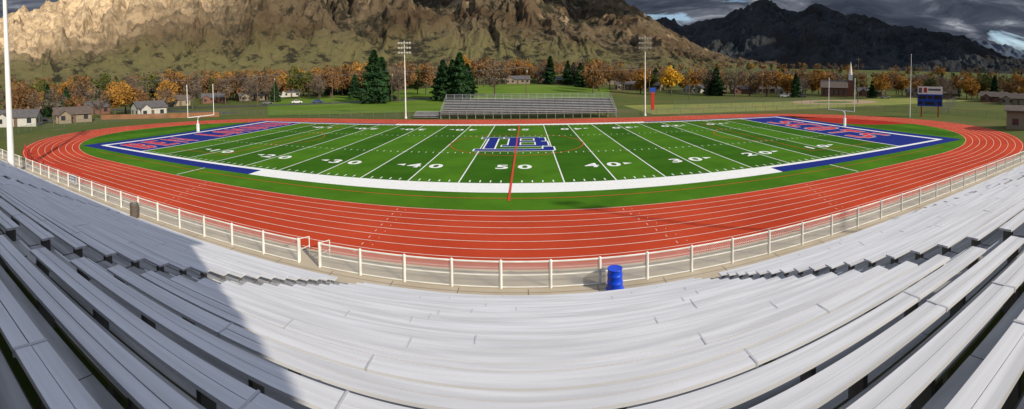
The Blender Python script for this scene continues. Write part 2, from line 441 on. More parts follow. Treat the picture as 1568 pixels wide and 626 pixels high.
# ------------------------------------------------------------ fences
def chainlink(mb,p0,p1,z0,z1,sp,w,mi):
    p0=Vector((*p0,0)); p1=Vector((*p1,0)); Ln=(p1-p0).length; d=(p1-p0)/Ln; nrm=Vector((-d.y,d.x,0)); h=z1-z0
    for sg in (1,-1):
        s=-h
        while s<Ln+h:
            a0,a1=(s,s+h) if sg>0 else (s+h,s)
            lo,hi=min(a0,a1),max(a0,a1)
            if hi<=0 or lo>=Ln: s+=sp; continue
            def tt(v): return (v-a0)/(a1-a0)
            ts=sorted((tt(max(lo,0)),tt(min(hi,Ln)))); t0,t1=ts
            A=p0+d*(a0+(a1-a0)*t0); B=p0+d*(a0+(a1-a0)*t1)
            A.z=z0+h*t0; B.z=z0+h*t1; off=nrm*(.004*sg); A+=off; B+=off
            dd=(B-A).normalized(); u=dd.cross(nrm)*w
            i=len(mb.v); mb.v+=[tuple(A-u),tuple(A+u),tuple(B+u),tuple(B-u)]; mb.f.append((i,i+1,i+2,i+3)); mb.m.append(mi)
            s+=sp
def fence(name,pts,h,post_sp,postr,mats,sp=.11,w=.004,mid=True,z=0.0,toprail=True):
    mb=MB()
    for a,b in zip(pts[:-1],pts[1:]):
        a=Vector(a); b=Vector(b); L=(b-a).length; n=max(1,round(L/post_sp))
        for k in range(n+1):
            p=a.lerp(b,k/n)
            mb.cyl((p.x,p.y,z),(p.x,p.y,z+h+.04),postr,n=8,mi=0)
            mb.cyl((p.x,p.y,z+h+.04),(p.x,p.y,z+h+.09),postr*1.15,postr*.4,n=8,mi=0)
        if toprail: mb.cyl((a.x,a.y,z+h),(b.x,b.y,z+h),postr*.62,n=6,mi=0)
        if mid: mb.cyl((a.x,a.y,z+h*.5),(b.x,b.y,z+h*.5),postr*.42,n=6,mi=0)
        mb.cyl((a.x,a.y,z+.06),(b.x,b.y,z+.06),postr*.42,n=6,mi=0)
        chainlink(mb,tuple(a),tuple(b),z+.06,z+h,sp,w,1)
    return mb.obj(name,mats)
fence('white_rail_fence',[(-57,17.7),(-11,17.7)],1.17,2.15,.068,['fencewhite','wire'],sp=.12,w=.0075)
fence('white_rail_fence',[(-9.8,17.7),(57,17.7)],1.17,2.15,.068,['fencewhite','wire'],sp=.12,w=.0075)
mb=MB()
for x in (-11,-9.8):
    mb.cyl((x,17.85,0),(x,17.85,1.17),.03,n=8); mb.cyl((x,18.8,0),(x,18.8,.95),.028,n=8)
    mb.cyl((x,17.85,1.17),(x,18.8,.95),.026,n=8); mb.cyl((x,17.85,.6),(x,18.8,.48),.02,n=8)
mb.obj('gate_handrail',['fencewhite'])
mb=MB()
P=[(-35,19.1),(-44,19.1),(-52,20.3),(-60,23)]
for a,b in zip(P[:-1],P[1:]):
    a=Vector(a); b=Vector(b); n=4
    for k in range(n+1):
        p=a.lerp(b,k/n); mb.cyl((p.x,p.y,0),(p.x,p.y,1.12),.05,n=8)
    for z in (.45,.8,1.1): mb.cyl((a.x,a.y,z),(b.x,b.y,z),.035,n=6)
mb.obj('red_rail_fence',['redpaint'])
fence('chain_link_fence',[(-80,93.5),(-24,93.0),(60,93.0),(85,88),(96,60),(94,30)],1.5,3,.04,['darkwire','darkwire'],sp=.3,w=.007,mid=False)
fence('chain_link_fence',[(-80,93.5),(-92,70),(-92,40),(-76,22)],1.5,3,.04,['darkwire','darkwire'],sp=.3,w=.007,mid=False)
fence('chain_link_fence',[(96,62),(140,84),(158,110)],3.0,3.5,.05,['darkwire','darkwire'],sp=.5,w=.01,mid=False)
fence('chain_link_fence',[(40,108),(88,104)],2.4,3.5,.05,['darkwire','darkwire'],sp=.5,w=.01,mid=False)
mb=MB()
a=Vector((-104,64)); b=Vector((-78,86)); n=140
for k in range(n):
    p=a.lerp(b,k/n); q=a.lerp(b,(k+.9)/n); h=1.35+.05*random.random()
    mb.quad((p.x,p.y,0),(q.x,q.y,0),(q.x,q.y,h),(p.x,p.y,h))
    mb.quad((p.x-.03,p.y+.04,0),(q.x-.03,q.y+.04,0),(q.x-.03,q.y+.04,h),(p.x-.03,p.y+.04,h))
M['slat']=mat('brown_slats',(.24,.11,.05),.9,.2,.5)
mb.obj('wooden_fence',['slat'])

# ------------------------------------------------------------ barrel, bin, sign
mb=MB(); x,y=3.66,17.05
mb.lathe(x,y,[(0.0,.02),(.375,.02),(.385,.05),(.385,.13),(.335,.16),(.335,.20),(.325,.36),(.34,.38),(.34,.42),(.322,.44),(.315,.66),(.33,.68),(.33,.72),(.312,.74),(.30,.93),(.315,.95),(.315,.985),(.29,.99),(.28,.96),(.27,.96),(.0,.955)],32,0)
b=mb.obj('blue_barrel',['plasticblue'],smooth=True)
mb=MB(); x,y=-23.6,16.95
mb.lathe(x,y,[(0,.03),(.27,.03),(.28,.06),(.30,.95),(.32,.97),(.32,1.02),(.29,1.03),(.28,.98),(.26,.85),(0,.84)],20,0)
for k in range(20):
    a=2*pi*k/20; mb.bx(x+.30*cos(a)-.012,x+.30*cos(a)+.012,y+.30*sin(a)-.012,y+.30*sin(a)+.012,.08,.94,1)
for z in (.2,.5,.8): mb.lathe(x,y,[(.30,z),(.325,z),(.325,z+.04),(.30,z+.04)],20,1)
mb.obj('trash_can',['bracket','wood'])
e=empty('fence_sign',(-34.6,17.80,0))
mb=MB(); mb.bx(-.8,.8,.06,.10,.35,1.15,0); mb.bx(-.7,.7,.045,.058,.45,1.05,1); mb.obj('panel',['white','bluepaint'],e)
mb=MB(); mb.bx(-.5,.5,.035,.043,.82,.92,0); mb.bx(-.5,.5,.035,.043,.58,.68,0); mb.obj('lettering',['white'],e)

# ------------------------------------------------------------ goalposts
def goal(x,inward):
    e=empty('football_goalpost',(x,57.1,0))
    mb=MB(); s=inward
    mb.cyl((0,0,0),(0,0,2.3),.11,n=12); 
    pts=[(0,2.3)]+[(s*(1.0-cos(t)),2.3+.75*sin(t)) for t in (0.4,.8,1.2,1.57)]
    for p,q in zip(pts[:-1],pts[1:]): mb.cyl((p[0],0,p[1]),(q[0],0,q[1]),.1,n=10)
    xb=s*1.0
    mb.cyl((xb,-3.55,3.05),(xb,3.55,3.05),.075,n=10)
    for yy in (-3.55,3.55): mb.cyl((xb,yy,3.05),(xb,yy,9.2),.06,n=10)
    mb.obj('posts',['white'],e); 
    mb=MB(); mb.bx(-.2,.2,-.2,.2,.02,1.6,0); mb.obj('base_pad',['white'],e)
goal(FX-EX-1.2,1); goal(FX+EX+1.2,-1)

# ------------------------------------------------------------ stadium lights
def light_pole(x,y,h,rows,cols,face,r=.28,pm='steel'):
    e=empty('stadium_light_pole',(x,y,0),face)
    mb=MB(); mb.cyl((0,0,0),(0,0,h),r,r*.45,n=14,mi=0); mb.cyl((0,0,0),(0,0,.5),r*1.6,r*1.6,n=14,mi=0); mb.obj('pole',[pm],e,smooth=False)
    mb=MB()
    for j in range(rows):
        z=h-.4-j*1.1; W=cols*.62
        mb.bx(-W/2,W/2,-.06-r*.5,.06-r*.5,z-.06,z+.06,0)
        for k in range(cols):
            xx=-W/2+W*(k+.5)/cols
            mb.cyl((xx,-.2,z+.05),(xx,-.62,z-.12),.14,.27,n=10,mi=1)
            mb.cyl((xx,-.62,z-.12),(xx,-.64,z-.128),.25,.25,n=10,mi=2)
    mb.obj('lamp_heads',['steel','steel','sidingw'],e)
light_pole(-27.4,92,17.8,3,5,.3,.18,'fencewhite'); light_pole(27.0,92.3,18.3,3,5,-.3,.18,'fencewhite')
light_pole(49,-8.5,31,2,3,pi,.2)
light_pole(-43.2,14.9,24,4,6,pi,.40,'white')
mb=MB(); x,y=pol(.92,101); mb.cyl((x,y,0),(x,y,15),.11,.05,n=10); mb.lathe(x,y,[(0,15.3),(.12,15.2),(.12,15.1),(0,15)],10); mb.obj('flagpole',['white'])

# ------------------------------------------------------------ scoreboard
x,y=pol(.967,104); e=empty('scoreboard',(x,y,0),-.967)
mb=MB()
for s in (-2.1,2.1): mb.bx(s-.16,s+.16,-.16,.16,0,2.6,0)
mb.obj('legs',['redpaint'],e)
mb=MB(); mb.bx(-3.1,3.1,-.25,.25,2.6,5.6,0); mb.bx(-3.1,3.1,-.2,.2,5.603,7.5,1)
mb.obj('board',['bluepaint','white'],e)
mb=MB()
for (a,b,c,d) in ((-2.8,-.9,4.4,5.3),(.9,2.8,4.4,5.3),(-.6,.6,4.5,5.2),(-2.8,-1.9,3.0,3.8),(-1.2,1.2,3.0,3.7),(1.9,2.8,3.0,3.8)): mb.bx(a,b,-.28,-.253,c,d,0)
mb.bx(-1.6,-.8,-.23,-.203,6.0,7.2,1); mb.bx(-.5,2.6,-.23,-.203,6.5,7.0,2); mb.bx(-2.9,-2.0,-.23,-.203,5.9,7.2,2)
mb.obj('display_panels',['black','redpaint','bracket'],e)

# ------------------------------------------------------------ far bleachers
fb=bleachers('aluminum_bleachers',[(-19,20)],91.0,1.1,9,.33,.78,1,aisle=False,dark='bracket')
mb=MB()
yb=91+9*.78; zb=1.1+9*.33
for k in range(21):
    x=-19+39*k/20
    mb.cyl((x,yb,0),(x,yb,zb+1.1),.05,n=6); mb.cyl((x,91.0,0),(x,91.0,2.0),.04,n=6); mb.cyl((x,91.1,0),(x,yb,zb-.3),.05,n=6)
for z in (zb+.4,zb+.75,zb+1.1): mb.cyl((-19,yb,z),(20,yb,z),.035,n=6)
for z in (1.2,1.6,2.0): mb.cyl((-19,90.95,z),(20,90.95,z),.035,n=6)
for s in (-19,20):
    mb.cyl((s,91,2.0),(s,yb,zb+1.1),.035,n=6); mb.cyl((s,91,1.6),(s,yb,zb+.7),.03,n=6)
mb.obj('rails_and_frame',['steel'],fb)
fb2=bleachers('aluminum_bleachers',[(-25.4,-19.6)],91.2,.35,4,.25,.7,1,aisle=False,dark='bracket')
x,y=30.0,96.0; e=empty('banner_sign',(x,y,0))
mb=MB(); mb.cyl((0,0,0),(0,0,3.6),.08,n=8); mb.obj('post',['steel'],e)
mb=MB(); mb.bx(-.4,.4,-.12,.12,1.0,5.3,0); mb.bx(-.65,.65,-.12,.12,5.303,6.4,1); mb.obj('banner_panels',['redpaint','bluepaint'],e)

# ------------------------------------------------------------ street, cars
mb=MB()
azr=np.linspace(-1.15,-.22,50)
for a,b in zip(azr[:-1],azr[1:]):
    q=[]
    for (az,r) in ((a,168+8*math.sin(a*3)),(b,168+8*math.sin(b*3)),(b,176+8*math.sin(b*3)),(a,176+8*math.sin(a*3))):
        x,y=pol(az,r); q.append((x,y,float(gz(x,y))+.12))
    mb.quad(*q,0)
mb.obj('road',['asphalt'])
mb=MB()
mb.rect(-150,-84,96,102,.02,0)
mb.obj('parking_strip',['asphalt'])
def car(x,y,z,rz,color):
    m='carpaint_%d'%len(M); M[m]=mat('car_paint',color,.3,.05,3,spec=.6)
    e=empty('parked_car',(x,y,z),rz)
    prof=[(-2.2,.35),(-2.25,.8),(-2.1,.95),(-1.5,1.0),(-.95,1.45),(.55,1.47),(1.2,1.0),(2.05,.88),(2.2,.65),(2.2,.35)]
    mb=MB(); 
    L=[(a,-.85,b) for a,b in prof]; R_=[(a,.85,b) for a,b in prof]
    mb.poly(L,0); mb.poly(R_[::-1],0)
    for k in range(len(prof)):
        j=(k+1)%len(prof); mb.quad(L[k],R_[k],R_[j],L[j],0)
    mb.obj('body',[m],e)
    mb=MB()
    for s in (-.856,.856):
        mb.poly([(-1.3,s,1.02),(-.88,s,1.38),(.5,s,1.40),(1.02,s,1.02)],0)
    mb.quad((.60,-.7,1.452),(.60,.7,1.452),(1.17,.7,1.03),(1.17,-.7,1.03),0); mb.quad((-1.0,-.7,1.432),(-1.0,.7,1.432),(-1.46,.7,1.05),(-1.46,-.7,1.05),0)
    mb.obj('windows',['glass'],e)
    mb=MB()
    for a in (-1.35,1.35):
        for s in (-.87,.67): mb.cyl((a,s,.33),(a,s+.2,.33),.33,n=14)
    mb.obj('wheels',['black'],e)
for az,r,c in ((-1.19,113,(.5,.5,.52)),(-1.155,118,(.05,.05,.06)),(-.93,150,(.4,.02,.02)),(-.55,171,(.6,.6,.6)),(-.50,170,(.05,.08,.2)),(-.62,173,(.12,.12,.12)),(.62,190,(.6,.6,.6)),(.66,192,(.1,.1,.12)),(.86,195,(.45,.45,.47))):
    x,y=pol(az,r); car(x,y,float(gz(x,y))+.05,-az+random.uniform(-.3,.3),c)

# ------------------------------------------------------------ houses
def house(az,r,w,d,h,wall,roof,rot=0,name='house',rh=None):
    x,y=pol(az,r); z=float(gz(x,y)); e=empty(name,(x,y,z),-az+rot); rh=rh or d*.24
    mb=MB(); mb.bx(-w/2,w/2,-d/2,d/2,-.5,h,0)
    for s in (-1,1): mb.poly([(s*w/2,-d/2,h),(s*w/2,d/2,h),(s*w/2,0,h+rh)][::s],0)
    if name!='concession_stand':
        gx=-w*.28; gw=w*.17
        mb.bx(gx-gw,gx+gw,-d/2-1.6,-d/2-.004,-.5,h-.25,0); mb.poly([(gx-gw,-d/2-1.6,h-.25),(gx+gw,-d/2-1.6,h-.25),(gx,-d/2-1.6,h+rh*.55)],0)
    mb.obj('walls',[wall],e)
    mb=MB(); o=.45
    for s in (-1,1):
        k=rh/(d/2); y0=s*(d/2+o); z0=h-o*k+.03
        mb.quad((-w/2-o,y0,z0),(w/2+o,y0,z0),(w/2+o,0,h+rh+.03),(-w/2-o,0,h+rh+.03),0)
        mb.quad((-w/2-o,y0,z0+.15),(w/2+o,y0,z0+.15),(w/2+o,0,h+rh+.18),(-w/2-o,0,h+rh+.18),0)
        mb.quad((-w/2-o,y0,z0),(w/2+o,y0,z0),(w/2+o,y0,z0+.15),(-w/2-o,y0,z0+.15),0)
    if name!='concession_stand':
        for s in (-1,1): mb.quad((gx+s*(gw+.35),-d/2-1.95,h-.45),(gx,-d/2-1.95,h+rh*.6),(gx,-d*.1,h+rh*.62),(gx+s*(gw+.35),-d*.3,h-.43),0)
    mb.bx(w*.2,w*.2+.6,.3,.9,h+rh*.4,h+rh+.9,1)
    mb.obj('roof',[roof,'brick'],e)
    mb=MB(); n=max(2,int(w/3))
    for k in range(n):
        xx=-w/2+w*(k+.5)/n
        if k==n//2 : continue
        yo=1.6 if (name!='concession_stand' and abs(xx-gx)<gw) else 0
        if name!='concession_stand' and gw<=abs(xx-gx)<gw+.65: xx=gx+gw+.8; yo=0
        mb.bx(xx-.6,xx+.6,-d/2-.06-yo,-d/2-.006-yo,.9,2.1,0)
    for yy in (-d/4,d/4):
        for s in (-1,1):
            xs=sorted((s*(w/2+.003),s*(w/2+.06))); mb.bx(xs[0],xs[1],yy-.5,yy+.5,.9,2.1,0)
    mb.obj('windows',['glass'],e)
    mb=MB(); xx=-w/2+w*(n//2+.5)/n; mb.bx(xx-.5,xx+.5,-d/2-.08,-d/2-.003,0,2.1,0); mb.obj('door',['wood'],e)
H=[(-.905,128,9,7,2.9,'sidingw','roof',.35),(-1.09,118,10,7,2.4,'sidingt','roof2',.2),(-1.215,112,11,7,2.5,'sidingw','roof',-.3),(-1.04,150,11,8,2.6,'brick','roof',.3),
(-1.14,165,12,8,2.7,'sidingt','roof2',0),(-.84,190,12,8,2.7,'sidingt','roof2',.2),(-.75,205,11,8,2.7,'brick','roof',0),(-.66,215,13,8,2.7,'sidingt','roof',.2),
(-.57,250,13,8,2.7,'sidingw','roof',.1),
(.24,230,12,8,2.7,'sidingt','roof',.1),(.30,245,12,8,2.7,'sidingt','roof2',-.2),(.405,225,11,8,2.6,'sidingw','roof',.5),(.455,250,13,8,2.6,'sidingt','roof2',.1),
(.515,222,11,8,2.6,'brick','roof2',.2),(.57,235,13,8,2.6,'sidingt','roof2',-.1),(.63,215,12,8,2.6,'sidingw','roof',.1),(.82,218,12,8,2.6,'brick','roof',.1),
(.94,225,13,8,2.6,'sidingt','roof',.2),(1.0,215,13,8,2.6,'brick','roof2',0),(1.12,190,12,8,2.6,'brick','roof2',0),(1.17,175,12,8,2.6,'sidingt','roof2',0),
(-.02,262,15,9,2.7,'sidingt','roof',0),(.07,268,15,9,2.7,'brick','roof',0)]
for h in H: house(*h[:7],rot=h[7],name='brick_house' if h[5]=='brick' else 'house')
house(1.195,84,7,6,3.6,'sidingt','roof2',0,'concession_stand',rh=.8)
x,y=pol(.745,210); e=empty('brick_church',(x,y,float(gz(x,y))),-.745)
mb=MB(); mb.bx(-8,5,-6,6,-.5,4.6,0); mb.poly([(-8,-6,4.6),(-8,0,8),(-8,6,4.6)],0); mb.poly([(5,-6,4.6),(5,6,4.6),(5,0,8)],0); mb.bx(5.01,8,-1.6,1.6,-.5,8.2,0); mb.obj('walls',['brick'],e)
mb=MB(); mb.quad((-8.4,-6.5,4.4),(5.2,-6.5,4.4),(5.2,0,8.1),(-8.4,0,8.1)); mb.quad((-8.4,6.5,4.4),(5.2,6.5,4.4),(5.2,0,8.1),(-8.4,0,8.1)); mb.obj('roof',['roof2'],e)
mb=MB(); mb.bx(5.5,7.5,-1,1,8.203,11,0); mb.cyl((6.5,0,11),(6.5,0,17.5),.9,.05,n=8); mb.obj('steeple',['white'],e)
mb=MB()
for k in range(5): mb.bx(-7+k*2.4,-6.2+k*2.4,-6.06,-6.003,1,3.6,0)
mb.obj('windows',['glass'],e)

# ------------------------------------------------------------ utility poles and wires
ends=[]
for k,(x,y) in enumerate([(-185,96),(-140,118),(-95,138),(-50,150),(0,158),(48,158),(95,150),(140,132),(180,106)]):
    z=float(gz(x,y)); e=empty('utility_pole',(x,y,z)); h=12.5
    mb=MB(); mb.cyl((0,0,0),(0,0,h),.17,.11,n=8); mb.bx(-1.3,1.3,-.08,.08,h-1.0,h-.82,0); mb.obj('pole_and_crossarm',['wood'],e)
    mb=MB()
    for s in (-1.2,-.5,.5,1.2): mb.cyl((s,0,h-.82),(s,0,h-.6),.05,n=6)
    mb.cyl((.35,0,h-2.6),(.35,0,h-1.7),.22,n=8); mb.obj('insulators_and_transformer',['steel'],e)
    ends.append((x,y,z+h-.6))
mb=MB()
for a,b in zip(ends[:-1],ends[1:]):
    for s in (-1.2,-.5,.5,1.2):
        prev=None
        for k in range(13):
            t=k/12; p=(a[0]+(b[0]-a[0])*t+s*.3,a[1]+(b[1]-a[1])*t+s,a[2]+(b[2]-a[2])*t-4*1.1*t*(1-t))
            if prev: mb.cyl(prev,p,.03,n=4,cap=False)
            prev=p
mb.obj('power_lines',['bracket'])
for (x,y,h) in [(-118,92,17),(-96,128,16),(-70,140,15),(60,146,15),(112,110,17)]:
    mb=MB(); mb.cyl((x,y,0),(x,y,h),.16,.09,n=8); mb.bx(x-1.1,x+1.1,y-.07,y+.07,h-.9,h-.75,0); mb.obj('utility_pole',['wood'])

mb=MB(); 
def disc(cx,cy,rx,ry,z,mi,n=40): mb.poly([(cx+rx*cos(2*pi*k/n),cy+ry*sin(2*pi*k/n),z) for k in range(n)],mi)
disc(108,118,19,13,.03,0); disc(106,117,9,6,.036,1)
M['dirt']=mat('infield_dirt',(.34,.24,.15),.95,.12,.5); M['fgrass']=mat('field_grass',(.10,.16,.03),.95,.2,.3)
mb.obj('baseball_infield',['dirt','fgrass'])
mb=MB(); mb.rect(30,170,95,128,.012,0); M['lawn']=mat('lawn_dry',(.13,.19,.03),.95,.15,.15,col2=(.26,.23,.05),detail=8); mb.obj('outfield_lawn',['lawn'])
na,nr=80,24
aa=np.linspace(-.62,.20,na); rr=np.linspace(112,232,nr); A2,R2=np.meshgrid(aa,rr); X2=R2*np.sin(A2); Y2=R2*np.cos(A2)
M['park']=mat('park_grass',(.075,.15,.014),.95,.15,.06,col2=(.14,.20,.03),detail=9,spec=.05)
link('park_lawn',np_mesh('park_lawn',np.stack([X2,Y2,gz(X2,Y2)+.10],-1).reshape(-1,3),grid_faces(nr,na),['park'],smooth=True))

# ------------------------------------------------------------ trees
def leafmat(name,c1,c2):
    m,nt,b=new_mat(name); N=nt.nodes; L=nt.links
    geo=N.new('ShaderNodeNewGeometry'); n=N.new('ShaderNodeTexNoise'); n.inputs['Scale'].default_value=.22; n.inputs['Detail'].default_value=7
    L.new(geo.outputs['Position'],n.inputs['Vector'])
    r=N.new('ShaderNodeValToRGB'); r.color_ramp.elements[0].position=.35; r.color_ramp.elements[1].position=.65
    r.color_ramp.elements[0].color=(*c1,1); r.color_ramp.elements[1].color=(*c2,1)
    L.new(n.outputs['Fac'],r.inputs['Fac']); L.new(r.outputs['Color'],b.inputs['Base Color'])
    b.inputs['Roughness'].default_value=.85; b.inputs['Specular IOR Level'].default_value=.1
    return m
LM={'pine':leafmat('pine_needles',(.014,.040,.016),(.035,.08,.026)),
 'orange':leafmat('orange_leaves',(.24,.11,.025),(.46,.25,.05)),
 'yellow':leafmat('yellow_leaves',(.60,.32,.02),(.70,.45,.05)),
 'brown':leafmat('brown_leaves',(.13,.07,.03),(.28,.15,.06)),
 'green':leafmat('olive_leaves',(.05,.075,.02),(.14,.14,.035)),
 'bare':leafmat('bare_twigs',(.14,.11,.085),(.23,.18,.13))}
def conifer_arr(h,w,n,seed):
    g=np.random.default_rng(seed)
    t=g.random(n)**.85; z=h*(.05+.95*t)
    prof=w*(1-t)**.72*(.80+.20*np.sin(t*42+seed))+.08
    a=g.random(n)*2*pi; lump=1+.22*np.sin(3*a+seed)+.15*np.sin(5*a+t*9)
    rad=prof*lump*(.25+.75*np.sqrt(g.random(n)))
    return np.stack([rad*np.cos(a),rad*np.sin(a),z-rad*.22],-1)
def lobes_arr(h,cr,n,seed,k=13):
    g=np.random.default_rng(seed)
    lc=g.normal(0,1,(k,3)); lc/=np.linalg.norm(lc,axis=1)[:,None]
    lc=lc*(g.random((k,1))**.4)*np.array([cr*.72,cr*.72,h*.30])+np.array([0,0,h*.60])
    lr=cr*(.25+.25*g.random(k))
    i=g.integers(0,k,n); d=g.normal(0,1,(n,3)); d/=np.linalg.norm(d,axis=1)[:,None]
    return lc[i]+d*(lr[i][:,None])*(.45+.6*g.random((n,1)))
def leaves(c,size,seed,flat=False):
    g=np.random.default_rng(seed+99); n=len(c)
    u=g.normal(0,1,(n,3)); u/=np.linalg.norm(u,axis=1)[:,None]
    v=g.normal(0,1,(n,3)); v-= (v*u).sum(1)[:,None]*u; v/=np.linalg.norm(v,axis=1)[:,None]
    s=size*(.6+.8*g.random((n,1)))
    P=np.stack([c+u*s,c-u*s*.5+v*s*.8,c-u*s*.5-v*s*.8],1).reshape(-1,3)
    return P,np.arange(3*n).reshape(-1,3)
def limbs(h,cr,seed,n1=8,n2=4,tr=.22,twr=.035):
    rd=random.Random(seed); mb=MB()
    mb.cyl((0,0,-.3),(0,0,h*.32),tr,tr*.75,n=7,cap=False); top=Vector((rd.uniform(-.4,.4),rd.uniform(-.4,.4),h*.78))
    mb.cyl((0,0,h*.32),top,tr*.75,tr*.15,n=6,cap=False)
    for i in range(n1):
        a=i*2.4+rd.random(); z0=h*rd.uniform(.24,.6); R_=cr*rd.uniform(.5,.95)
        s=Vector((0,0,z0)); e=Vector((R_*cos(a),R_*sin(a),z0+h*rd.uniform(.12,.36)))
        mid=s.lerp(e,.5)+Vector((0,0,-.15*R_*.3)); mb.cyl(s,mid,tr*.4,tr*.25,n=5,cap=False); mb.cyl(mid,e,tr*.25,twr,n=5,cap=False)
        for j in range(n2):
            q=s.lerp(e,rd.uniform(.4,1)); d=Vector((rd.gauss(0,1),rd.gauss(0,1),abs(rd.gauss(.6,.6)))).normalized()*cr*rd.uniform(.25,.5)
            mb.cyl(q,q+d,twr*1.6,twr*.5,n=4,cap=False)
    return mb
def tree_mesh(kind,h,w,seed):
    if kind=='pine':
        c=conifer_arr(h,w,3400,seed); P,F=leaves(c,.42,seed); mb=MB(); mb.cyl((0,0,-.3),(0,0,h*.95),.32,.04,n=7,cap=False)
        rd=random.Random(seed)
        for i in range(30):
            t=rd.uniform(.08,.9); a=rd.random()*6.28; R_=w*(1-t)**.8*.85; mb.cyl((0,0,h*t+.3),(R_*cos(a),R_*sin(a),h*t-R_*.15),.06,.02,n=4,cap=False)
    elif kind=='bare':
        mb=limbs(h,w,seed,14,9,.26,.045); c=lobes_arr(h,w,700,seed); P,F=leaves(c,.19,seed)
    else:
        mb=limbs(h,w,seed); c=lobes_arr(h,w,2300 if kind!='brown' else 1500,seed,15); P,F=leaves(c,.27,seed)
    V=np.array([tuple(v) for v in mb.v]); T=[]
    for f in mb.f:
        for k in range(1,len(f)-1): T.append((f[0],f[k],f[k+1]))
    T=np.array(T); allV=np.vstack([V,P]); allF=np.vstack([T,F+len(V)])
    mi=np.concatenate([np.zeros(len(T)),np.ones(len(F))])
    return np_mesh(kind+'_tree',allV,allF,['bark',LM[kind]],mi)
BASE={}
for k,(h,w) in {'pine':(12,3.0),'orange':(9,4),'yellow':(9,3.8),'brown':(10,4.2),'green':(10,4.4),'bare':(11,4.6)}.items():
    BASE[k]=[(tree_mesh(k,h,w,s*7+3),h,w) for s in range(3 if k!='yellow' else 1)]
NM={'pine':'pine_tree','orange':'orange_autumn_tree','yellow':'yellow_autumn_tree','brown':'brown_autumn_tree','green':'leafy_tree','bare':'bare_tree'}
def tree(kind,az,r,h,w=None):
    me,bh,bw=random.choice(BASE[kind]); x,y=pol(az,r)
    o=link(NM[kind],me); s=h/bh; sw=(w/bw) if w else s
    o.location=(x,y,float(gz(x,y))-.05); o.scale=(sw,sw*random.uniform(.9,1.1),s); o.rotation_euler[2]=random.random()*6.28
T=[('pine',-.362,154,19.5,6.0),('pine',-.345,160,17,5.4),('pine',-.198,156,15,5.0),('pine',-.158,152,17.5,5.2),('pine',-.175,160,15,5.0),('pine',-.41,190,11,3.4),('bare',-.305,160,16,6),('bare',-.32,168,15,6),('bare',-.075,166,15,7),
('brown',-.29,178,15,6),('pine',-.140,176,13,4.2),('brown',-.24,185,14,6),('green',-.26,190,12,5),('brown',-.10,215,15,7),('brown',-.05,232,14,7),
('pine',.13,225,13,4.2),('pine',.155,222,12,4.2),('pine',.455,196,13,4.8),('pine',.44,204,12,4.4),('yellow',.347,188,13,5.2),('brown',.175,200,14,6.5),('brown',.20,220,13,6),('orange',.145,240,12,5),
('bare',.50,190,14,7),('bare',.535,195,13,7),('orange',.52,230,11,5),('brown',.16,185,13,6),
('orange',-.985,132,10.5,4.8),('orange',-.96,142,11,5.5),('bare',-.93,160,14,6),('pine',-1.145,145,11,3.2),('pine',-1.1,160,10,3.4),('bare',-1.06,150,13,6),('brown',-1.19,140,11,5),('brown',-1.22,120,9,5),
('bare',-.88,190,14,7),('orange',-.86,175,12,5.5),('bare',-.80,160,13,5),('brown',-.76,220,16,7),('bare',-.72,185,14,6),('orange',-.72,228,16,7),('bare',-.67,230,16,7),('bare',-.62,195,13,6),
('pine',-.63,235,14,4),('orange',-.58,245,15,7),('bare',-.52,220,15,7),('pine',-.47,240,15,4.4),('orange',-.5,250,17,8),('brown',-.44,225,17,8),('orange',-.40,240,18,8),('brown',-.36,235,18,8),('brown',-.29,240,18,8),('bare',-.38,215,14,6),('brown',-.47,215,14,6),
('pine',-.60,190,9,2.8),('brown',-.02,275,15,8),('bare',.03,270,14,7),('pine',.055,270,14,4.2),('brown',-.1,270,18,8),('pine',.1,262,15,4.4),('orange',.0,280,14,7),('brown',-.16,262,17,8),('bare',-.2,240,17,8),
('brown',.26,235,13,6),('brown',.235,215,12,6),('orange',.28,250,13,6),('pine',.31,250,13,3.6),('green',.4,245,12,6),('orange',.43,250,13,6),('bare',.33,238,12,6),
('brown',.58,225,12,6),('orange',.60,240,13,6),('pine',.645,192,11,3.2),('orange',.70,235,14,7),('brown',.73,225,12,6),('green',.78,220,11,6),('brown',.80,235,13,7),('orange',.71,225,12,6),
('brown',.86,220,11,6),('orange',.9,235,12,6),('green',.97,225,11,6),('brown',1.03,225,12,6),('bare',1.0,215,12,6),('orange',1.08,220,11,6),('pine',1.12,215,12,3.6),('brown',1.16,205,11,6),('orange',1.2,185,9,5),('pine',.83,200,9,2.8),
('bare',-1.13,135,10,5),('bare',-1.02,128,9,4),('brown',-.92,138,8,3.6),('bare',-1.18,128,9,4),('orange',-1.15,150,9,4.5),('bare',-.86,145,9,4),('brown',-1.08,132,8,4),('pine',-.73,215,12,3.4),('pine',-.43,232,16,4.6),('pine',-.39,246,15,4.4)]
for t in T: tree(*t)
g=np.random.default_rng(11)
for i in range(430):
    az=g.uniform(-1.3,1.28) if i<270 else g.uniform(-1.0,.15); r=g.uniform(190,330)
    if abs(az+.06)<.30 and r<250: continue
    k=g.choice(['orange','brown','bare','green','pine'],p=[.20,.31,.31,.09,.09]); h=g.uniform(10,18)*(1.0 if az<.2 else .82)
    tree(str(k),az,r,h,h*(.30 if k=='pine' else .46))
Vs=[];Fs=[];Ms=[];off=0
kinds=['orange','brown','bare','green','pine','yellow']
